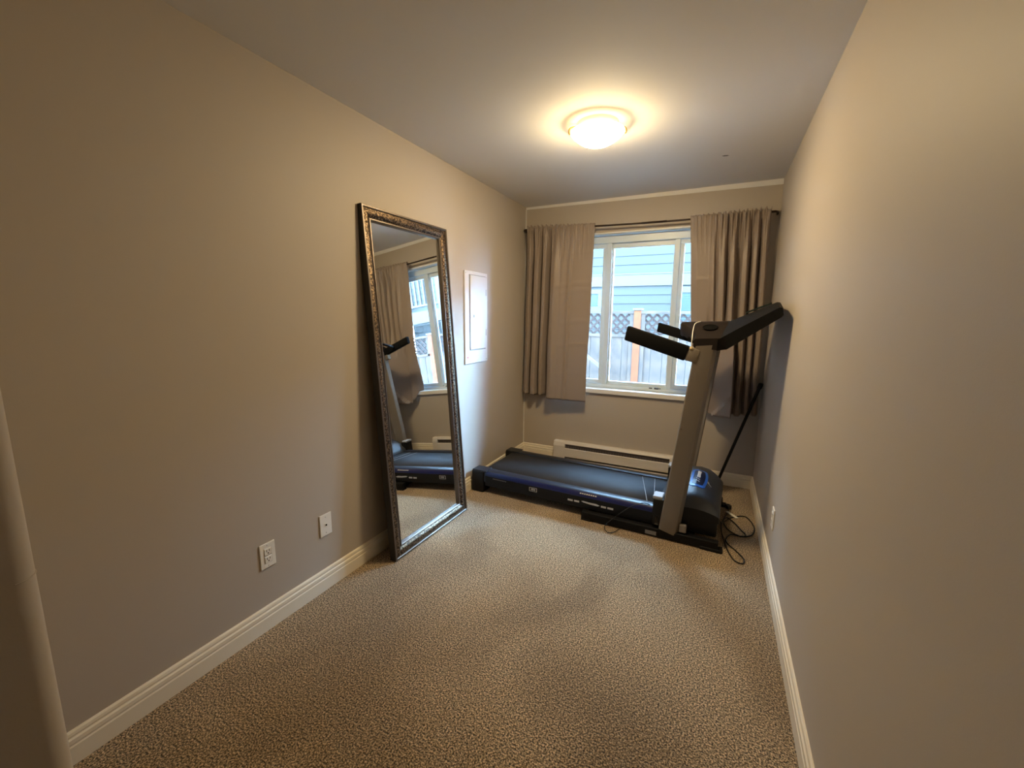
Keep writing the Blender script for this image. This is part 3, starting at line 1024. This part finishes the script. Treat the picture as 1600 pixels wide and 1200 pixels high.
# console: arched tray and tilted display panel
YA, YB = -0.060, DW + 0.060
def tray_top(y):
    v = (y - YA) / (YB - YA)
    e = abs(2 * v - 1)
    return 1.385 - 0.092 * max(0.0, (e - 0.35) / 0.65) ** 1.15
def tray_user(y):
    v = (y - YA) / (YB - YA)
    e = abs(2 * v - 1)
    return 1.470 + 0.105 * min(1.0, max(0.0, (e - 0.42) / 0.42)) ** 0.8
bm = bmesh.new()
N = 28
secs = []
for j in range(N + 1):
    y = YA + (YB - YA) * j / N
    zt = tray_top(y); xu = tray_user(y)
    th = 0.052 + 0.02 * (1 if abs(2 * j / N - 1) < 0.6 else 0)
    P = [(xu + 0.004, zt - th), (xu, zt - th + 0.012), (xu, zt - 0.010), (xu + 0.008, zt), (1.705, zt + 0.006), (1.742, zt + 0.010), (1.752, zt - th - 0.004), (1.70, zt - th - 0.010)]
    secs.append([bm.verts.new((p[0], y, p[1])) for p in P])
for A, B in zip(secs[:-1], secs[1:]):
    k = len(A)
    for i in range(k):
        bm.faces.new((A[i], A[(i + 1) % k], B[(i + 1) % k], B[i]))
bm.faces.new(secs[0]); bm.faces.new(secs[-1][::-1])
bmesh.ops.recalc_face_normals(bm, faces=bm.faces)
con = obj('console_tray', bm, M_tray, TM, smooth=True, auto=35)
# tilted display panel
bm = bmesh.new()
secs = []
for j in range(N + 1):
    y = YA + (YB - YA) * j / N
    e = abs(2 * j / N - 1)
    dz = 0.0 + (tray_top(y) - 1.293) * 0.85
    xe = 2.003 - 0.0
    P = [(1.700, 1.228 + dz), (1.752, 1.238 + dz), (1.852, 1.312 + dz * 0.75), (1.998, 1.420 + dz * 0.45), (2.006, 1.432 + dz * 0.45), (2.000, 1.470 + dz * 0.45), (1.985, 1.472 + dz * 0.45), (1.800, 1.356 + dz * 0.8), (1.715, 1.300 + dz), (1.700, 1.290 + dz)]
    secs.append([bm.verts.new((p[0], y, p[1])) for p in P])
for A, B in zip(secs[:-1], secs[1:]):
    k = len(A)
    for i in range(k):
        bm.faces.new((A[i], A[(i + 1) % k], B[(i + 1) % k], B[i]))
bm.faces.new(secs[0]); bm.faces.new(secs[-1][::-1])
bmesh.ops.recalc_face_normals(bm, faces=bm.faces)
pan = obj('display_panel', bm, M_panel, TM, smooth=True, auto=35)
dz = (1.385 - 1.293)
a0 = Vector((1.83, 0, 1.378 + dz * 0.74)); a1 = Vector((1.96, 0, 1.457 + dz * 0.5))
for y0, y1, nm, m in ((0.20, 0.45, 'screen', M_screen),):
    nrm = Vector((-(a1 - a0).z, 0, (a1 - a0).x)).normalized()
    bm = bmesh.new()
    q = [a0 + Vector((0, y0, 0)), a0 + Vector((0, y1, 0)), a1 + Vector((0, y1, 0)), a1 + Vector((0, y0, 0))]
    top = [bm.verts.new(p + nrm * 0.004) for p in q]
    bot = [bm.verts.new(p - nrm * 0.006) for p in q]
    bm.faces.new(top); bm.faces.new(bot[::-1])
    for k in range(4):
        bm.faces.new((top[k], bot[k], bot[(k + 1) % 4], top[(k + 1) % 4]))
    bmesh.ops.recalc_face_normals(bm, faces=bm.faces)
    obj(nm, bm, m, pan)
# cup holders in the sloping wings
for yc in (0.075, DW - 0.075):
    sl = (tray_top(yc + 0.01) - tray_top(yc - 0.01)) / 0.02
    bm = bmesh.new()
    lathe(bm, [(0.040, 0.0), (0.043, 0.003), (0.040, 0.005), (0.036, 0.003), (0.035, 0.0012), (0.0, 0.0008)], 28)
    c = obj('cup_holder', bm, M_dark, con, smooth=True, auto=40)
    c.location = (1.650, yc, tray_top(yc) + 0.0085)
    c.rotation_euler = (math.atan(sl), 0, 0)
# grip bars from the hub to the arms
for y_h, y_a in ((0.47, DW + 0.045), (0.175, -0.045)):
    bm = bmesh.new()
    if y_h > 0.3:
        tube(bm, catmull([(1.495, y_h, 1.340), (1.455, y_h + 0.07, 1.322), (1.435, y_h + 0.15, 1.295), (1.44, y_a, 1.285)], 5), 0.013, 12)
        obj('grip_bar', bm, M_black, con, smooth=True)
# thin white line over the console edge
bm = bmesh.new()
cp = [(1.585, 0.20, 1.390), (1.560, 0.14, 1.378), (1.558, 0.06, 1.345), (1.562, -0.01, 1.318), (1.566, -0.058, 1.296), (1.566, -0.066, 1.262), (1.568, -0.066, 1.243)]
tube(bm, catmull(cp, 5), 0.0028, 8)
obj('white_line', bm, M_white, con, smooth=True)
# sensor wire sagging off the near rail
bm = bmesh.new()
wp = [(1.375, 0.030, 0.180), (1.330, 0.000, 0.192), (1.25, -0.030, 0.150), (1.16, -0.065, 0.070), (1.115, -0.085, 0.020), (1.12, -0.120, 0.006), (1.155, -0.150, 0.005), (1.185, -0.125, 0.006), (1.20, -0.085, 0.008), (1.21, -0.062, 0.008)]
tube(bm, catmull(wp, 6), 0.0028, 8)
obj('sensor_wire', bm, M_cord, TM, smooth=True)

# power cord, plug and tag (points on the carpet, room coordinates)
TMI = (Matrix.Translation(TM.location) @ Matrix.Rotation(math.radians(-2.4), 4, 'Z')).inverted()
pc = [(1.835, 3.03, 0.075), (1.868, 3.06, 0.020), (1.905, 3.16, 0.005), (1.955, 3.235, 0.005), (2.02, 3.27, 0.005), (2.055, 3.20, 0.005), (2.068, 3.10, 0.005), (2.045, 2.995, 0.005),
      (1.99, 2.945, 0.006), (1.925, 2.94, 0.006), (1.893, 2.865, 0.005), (1.905, 2.80, 0.005), (1.955, 2.72, 0.005), (1.985, 2.65, 0.005), (1.975, 2.60, 0.005), (1.935, 2.615, 0.005),
      (1.905, 2.70, 0.005), (1.880, 2.83, 0.012), (1.866, 2.95, 0.016), (1.868, 3.08, 0.014), (1.90, 3.17, 0.014), (1.945, 3.12, 0.013), (1.985, 3.02, 0.013), (2.01, 2.955, 0.013), (1.97, 2.925, 0.014), (1.905, 2.99, 0.014), (1.880, 3.12, 0.010), (1.905, 3.26, 0.006), (1.918, 3.345, 0.012)]
bm = bmesh.new()
tube(bm, [TMI @ p for p in catmull(pc, 7)], 0.0042, 8)
cord = obj('power_cord', bm, M_cord, TM, smooth=True)
pl = bmesh.new()
box(pl, (-0.016, -0.012, 0), (0.016, 0.030, 0.028), 0.005, 2)
box(pl, (-0.008, 0.030, 0.012), (-0.006, 0.045, 0.018))
box(pl, (0.006, 0.030, 0.012), (0.008, 0.045, 0.018))
bmesh.ops.transform(pl, matrix=TMI @ Matrix.Translation((1.918, 3.365, 0.001)) @ Matrix.Rotation(0.5, 4, 'Z'), verts=pl.verts)
obj('plug', pl, M_cord, cord)
tg = bx((-0.012, -0.05, 0.0), (0.012, 0.05, 0.0012))
bmesh.ops.transform(tg, matrix=TMI @ Matrix.Translation((1.935, 3.25, 0.010)) @ Matrix.Rotation(0.75, 4, 'Z') @ Matrix.Rotation(0.06, 4, 'X'), verts=tg.verts)
obj('cord_tag', tg, M_white, cord)

# ------------------------------------------------------------------ pole in the corner
pole = tag(empty('pole', (1.81, 3.66, 0.0)), 'thin black pole leaning in the corner behind the treadmill', 'pole')
bm = bmesh.new()
p0, p1 = Vector((0, 0, 0.006)), Vector((0.258, 0.018, 0.905))
tube(bm, [p0, p0.lerp(p1, 0.5), p1], 0.0115, 12)
obj('shaft', bm, M_steel_blk, pole, smooth=True, auto=50)
bm = bmesh.new()
d = (p1 - p0).normalized()
tube(bm, [p1 - d * 0.03, p1 - d * 0.02, p1 + d * 0.012, p1 + d * 0.018], [0.0125, 0.0165, 0.0165, 0.010], 12)
obj('end_knob', bm, M_black, pole, smooth=True, auto=50)
bm = bmesh.new()
tube(bm, [p0 - d * 0.002, p0 + d * 0.035], 0.0135, 12)
obj('end_cap', bm, M_black, pole, smooth=True, auto=50)

# ------------------------------------------------------------------ outside
GZ = -0.30
structure(obj('ground', bx((-14, D + WT, GZ - 0.1), (20, 24, GZ)), M_ground))
# fence
YFN = 6.0
fence = tag(empty('garden_fence', (0.74, YFN, GZ)), 'weathered cedar board fence with lattice top and orange posts outside the window', 'fence')
FX = 0.74
def fb(name, a, b, m, bev=0.0):
    return obj(name, bx((a[0] - FX, a[1] - YFN, a[2] - GZ), (b[0] - FX, b[1] - YFN, b[2] - GZ), bev), m, fence)
bay = 2.35
posts = [FX + bay * k for k in (-2, -1, 0, 1, 2, 3)]
b0 = None
for i, xp in enumerate(posts):
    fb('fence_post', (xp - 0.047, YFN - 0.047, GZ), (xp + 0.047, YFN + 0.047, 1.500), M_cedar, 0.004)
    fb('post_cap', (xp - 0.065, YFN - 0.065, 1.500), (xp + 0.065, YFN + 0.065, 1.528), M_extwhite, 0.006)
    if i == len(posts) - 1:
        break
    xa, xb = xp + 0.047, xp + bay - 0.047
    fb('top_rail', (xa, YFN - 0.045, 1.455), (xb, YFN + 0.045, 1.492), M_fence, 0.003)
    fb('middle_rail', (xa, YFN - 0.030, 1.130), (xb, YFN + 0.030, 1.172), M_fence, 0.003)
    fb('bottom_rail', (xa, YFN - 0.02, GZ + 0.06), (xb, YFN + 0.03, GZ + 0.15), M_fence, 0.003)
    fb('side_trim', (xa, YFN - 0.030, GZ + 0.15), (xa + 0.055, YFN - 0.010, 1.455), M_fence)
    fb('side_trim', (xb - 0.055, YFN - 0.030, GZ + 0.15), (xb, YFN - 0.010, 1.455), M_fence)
    n = 15
    wd = (xb - xa) / n
    for k in range(n):
        x = xa + (k + 0.5) * wd
        if b0 is None:
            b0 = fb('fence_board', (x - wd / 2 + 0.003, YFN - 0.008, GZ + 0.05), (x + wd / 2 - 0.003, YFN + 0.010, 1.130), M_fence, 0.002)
            bx0 = x
        else:
            o = inst('fence_board', b0, fence, (x - bx0, random.uniform(-0.004, 0.004), 0))
    # lattice
    bm = bmesh.new()
    z0, z1 = 1.172, 1.455
    sp = 0.110
    for sgn, yy in ((1, -0.006), (-1, 0.004)):
        c = xa - 0.4
        while c < xb + 0.4:
            p = []
            # line x = c + sgn*(z - z0)
            za, zb_ = z0, z1
            x_a, x_b = c, c + sgn * (z1 - z0)
            # clip in x
            def clip(x0_, za_, x1_, zb__):
                pts_ = []
                d_ = (x1_ - x0_)
                t0, t1 = 0.0, 1.0
                for lo, s_ in ((xa, 1), (xb, -1)):
                    f0 = s_ * (x0_ - lo); f1 = s_ * (x1_ - lo)
                    if f0 < 0 and f1 < 0:
                        return None
                    if f0 < 0:
                        t0 = max(t0, f0 / (f0 - f1))
                    if f1 < 0:
                        t1 = min(t1, f0 / (f0 - f1))
                if t1 - t0 < 0.05:
                    return None
                return (x0_ + d_ * t0, za_ + (zb__ - za_) * t0, x0_ + d_ * t1, za_ + (zb__ - za_) * t1)
            cl = clip(x_a, za, x_b, zb_)
            if cl:
                X0, Z0, X1, Z1 = cl
                dx, dz_ = X1 - X0, Z1 - Z0
                L_ = math.hypot(dx, dz_)
                t = bx((0, -0.005, -0.0145), (L_, 0.005, 0.0145))
                merge(bm, t, Matrix.Translation((X0 - FX, yy, Z0 - GZ)) @ Matrix.Rotation(-math.atan2(dz_, dx), 4, 'Y'))
            c += sp
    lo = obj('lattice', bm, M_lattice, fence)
    lo['kind'] = 'stuff'

# neighbouring house
YH = 9.0
HX0, HX1 = -7.0, 3.3
house = tag(empty('neighbour_house', (-1.5, YH, GZ)), 'pale blue lap-sided neighbouring house with white trim beyond the fence', 'house')
def hs(name, a, b, m, bev=0.0, parent=None):
    return obj(name, bx((a[0] + 1.5, a[1] - YH, a[2] - GZ), (b[0] + 1.5, b[1] - YH, b[2] - GZ), bev), m, parent or house)
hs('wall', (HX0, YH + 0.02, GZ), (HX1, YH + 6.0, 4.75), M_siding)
EXPO = 0.1755
t = prism([(-0.022, 0.0), (0.02, 0.0), (0.02, EXPO), (-0.006, EXPO), (-0.022, 0.004)], 'x', HX0 + 1.5, HX1 + 1.5)
sd0 = None
k = 0
z = 2.285 - EXPO * 14
zs = [2.285 + EXPO * k for k in range(0, 14)] + [2.032 - EXPO * (k + 1) for k in range(0, 13)]
for z in zs:
    if sd0 is None:
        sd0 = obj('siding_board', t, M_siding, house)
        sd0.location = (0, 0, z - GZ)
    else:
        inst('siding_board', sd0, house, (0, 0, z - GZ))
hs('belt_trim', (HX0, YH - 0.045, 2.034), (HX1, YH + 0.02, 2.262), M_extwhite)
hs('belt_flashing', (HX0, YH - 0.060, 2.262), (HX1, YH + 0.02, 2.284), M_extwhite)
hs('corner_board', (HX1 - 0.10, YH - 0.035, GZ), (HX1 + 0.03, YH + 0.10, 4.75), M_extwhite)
def hwin(x0, x1, z0, z1, tw, blind):
    w_ = empty('house_window')
    w_.parent = house
    def q(nm, a, b, m):
        return obj(nm, bx((a[0] + 1.5, a[1] - YH, a[2] - GZ), (b[0] + 1.5, b[1] - YH, b[2] - GZ)), m, w_)
    q('casing', (x0 - tw, YH - 0.055, z1), (x1 + tw, YH, z1 + tw), M_extwhite)
    q('casing', (x0 - tw, YH - 0.055, z0 - tw), (x1 + tw, YH, z0), M_extwhite)
    q('casing', (x0 - tw, YH - 0.055, z0), (x0, YH, z1), M_extwhite)
    q('casing', (x1, YH - 0.055, z0), (x1 + tw, YH, z1), M_extwhite)
    q('pane', (x0, YH - 0.030, z0), (x1, YH - 0.024, z1), M_hglass)
    zz = z0 + 0.02
    s0 = None
    while zz < z1 - 0.02:
        q('blind_slat', (x0 + 0.01, YH - 0.036, zz), (x1 - 0.01, YH - 0.0305, zz + 0.020), M_blind)
        zz += 0.045
hwin(-1.55, -0.60, 1.62, 1.885, 0.09, True)
hwin(1.01, 2.00, 0.90, 1.885, 0.115, True)
# eaves and roof
bm = prism([(-0.55, 5.10), (-0.50, 5.05), (6.5, 5.05), (6.6, 5.10), (3.2, 5.42)], 'x', HX0 + 1.1, HX1 + 1.9)
ro = obj('roof', bm, M_roof, house)
hs('fascia', (HX0 - 0.3, YH - 0.56, 4.64), (HX1 + 0.3, YH - 0.50, 4.81), M_extwhite)
hs('soffit', (HX0 - 0.3, YH - 0.50, 4.69), (HX1 + 0.3, YH + 0.02, 4.75), M_extwhite)

# neighbour's raised deck to the right
DX0, DX1, DY0, DY1 = 3.50, 6.6, 7.0, 9.4
deck = tag(empty('raised_deck', (4.0, 7.0, GZ)), 'white raised deck with baluster railing beyond the fence, seen in the mirror', 'deck')
def dk(name, a, b, m, bev=0.0):
    return obj(name, bx((a[0] - 4.0, a[1] - 7.0, a[2] - GZ), (b[0] - 4.0, b[1] - 7.0, b[2] - GZ), bev), m, deck)
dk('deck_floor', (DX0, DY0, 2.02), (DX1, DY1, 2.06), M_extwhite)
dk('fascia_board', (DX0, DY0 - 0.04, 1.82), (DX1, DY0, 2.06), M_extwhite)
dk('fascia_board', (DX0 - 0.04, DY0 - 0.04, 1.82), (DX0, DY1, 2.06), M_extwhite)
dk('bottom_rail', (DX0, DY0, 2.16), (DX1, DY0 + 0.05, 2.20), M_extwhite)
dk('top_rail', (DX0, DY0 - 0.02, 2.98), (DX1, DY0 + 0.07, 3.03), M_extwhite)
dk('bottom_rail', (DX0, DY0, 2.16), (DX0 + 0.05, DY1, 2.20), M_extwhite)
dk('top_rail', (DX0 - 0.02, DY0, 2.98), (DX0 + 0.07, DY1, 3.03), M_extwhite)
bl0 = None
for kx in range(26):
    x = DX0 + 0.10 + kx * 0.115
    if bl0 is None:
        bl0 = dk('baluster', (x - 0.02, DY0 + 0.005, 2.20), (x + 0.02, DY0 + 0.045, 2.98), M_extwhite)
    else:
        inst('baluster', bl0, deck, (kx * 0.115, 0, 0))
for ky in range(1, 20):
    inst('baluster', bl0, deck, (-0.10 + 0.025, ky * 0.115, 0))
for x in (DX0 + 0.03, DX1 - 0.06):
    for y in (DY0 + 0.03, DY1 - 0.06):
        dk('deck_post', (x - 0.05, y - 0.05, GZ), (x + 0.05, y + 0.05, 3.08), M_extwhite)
# house wall that carries the deck
gh = tag(empty('deck_house', (5.1, 9.50, GZ)), 'blue-grey sided house wall behind the raised deck, seen in the mirror', 'house')
obj('wall', bx((-1.30, 0.02, 0), (1.40, 2.6, 3.7 - GZ)), M_siding, gh)
t = prism([(-0.022, 0.0), (0.02, 0.0), (0.02, EXPO), (-0.006, EXPO), (-0.022, 0.004)], 'x', -1.30, 1.40)
g0 = obj('siding_board', t, M_siding, gh)
for kz in range(1, 22):
    inst('siding_board', g0, gh, (0, 0, kz * EXPO))
obj('roof', prism([(-0.02, 3.70 - GZ), (1.3, 4.2 - GZ), (2.7, 3.70 - GZ)], 'x', -1.33, 1.43), M_roof, gh)
# short stair handrail outside, by the left curtain
hr = tag(empty('stair_handrail', (0.345, 5.80, GZ)), 'white sloping stair handrail in front of the fence by the left curtain', 'handrail')
bm = bmesh.new()
t = bx((-0.75, -0.02, -0.022), (0.0, 0.02, 0.022), 0.004)
merge(bm, t, Matrix.Translation((0.0, 0, 0.685 - GZ)) @ Matrix.Rotation(math.radians(35.5), 4, 'Y'))
obj('rail', bm, M_extwhite, hr)
obj('rail_post', bx((-0.03, -0.03, 0), (0.03, 0.03, 0.69 - GZ), 0.004), M_extwhite, hr)
obj('rail_post', bx((-0.63, -0.03, 0), (-0.57, 0.03, 1.10 - GZ), 0.004), M_extwhite, hr)
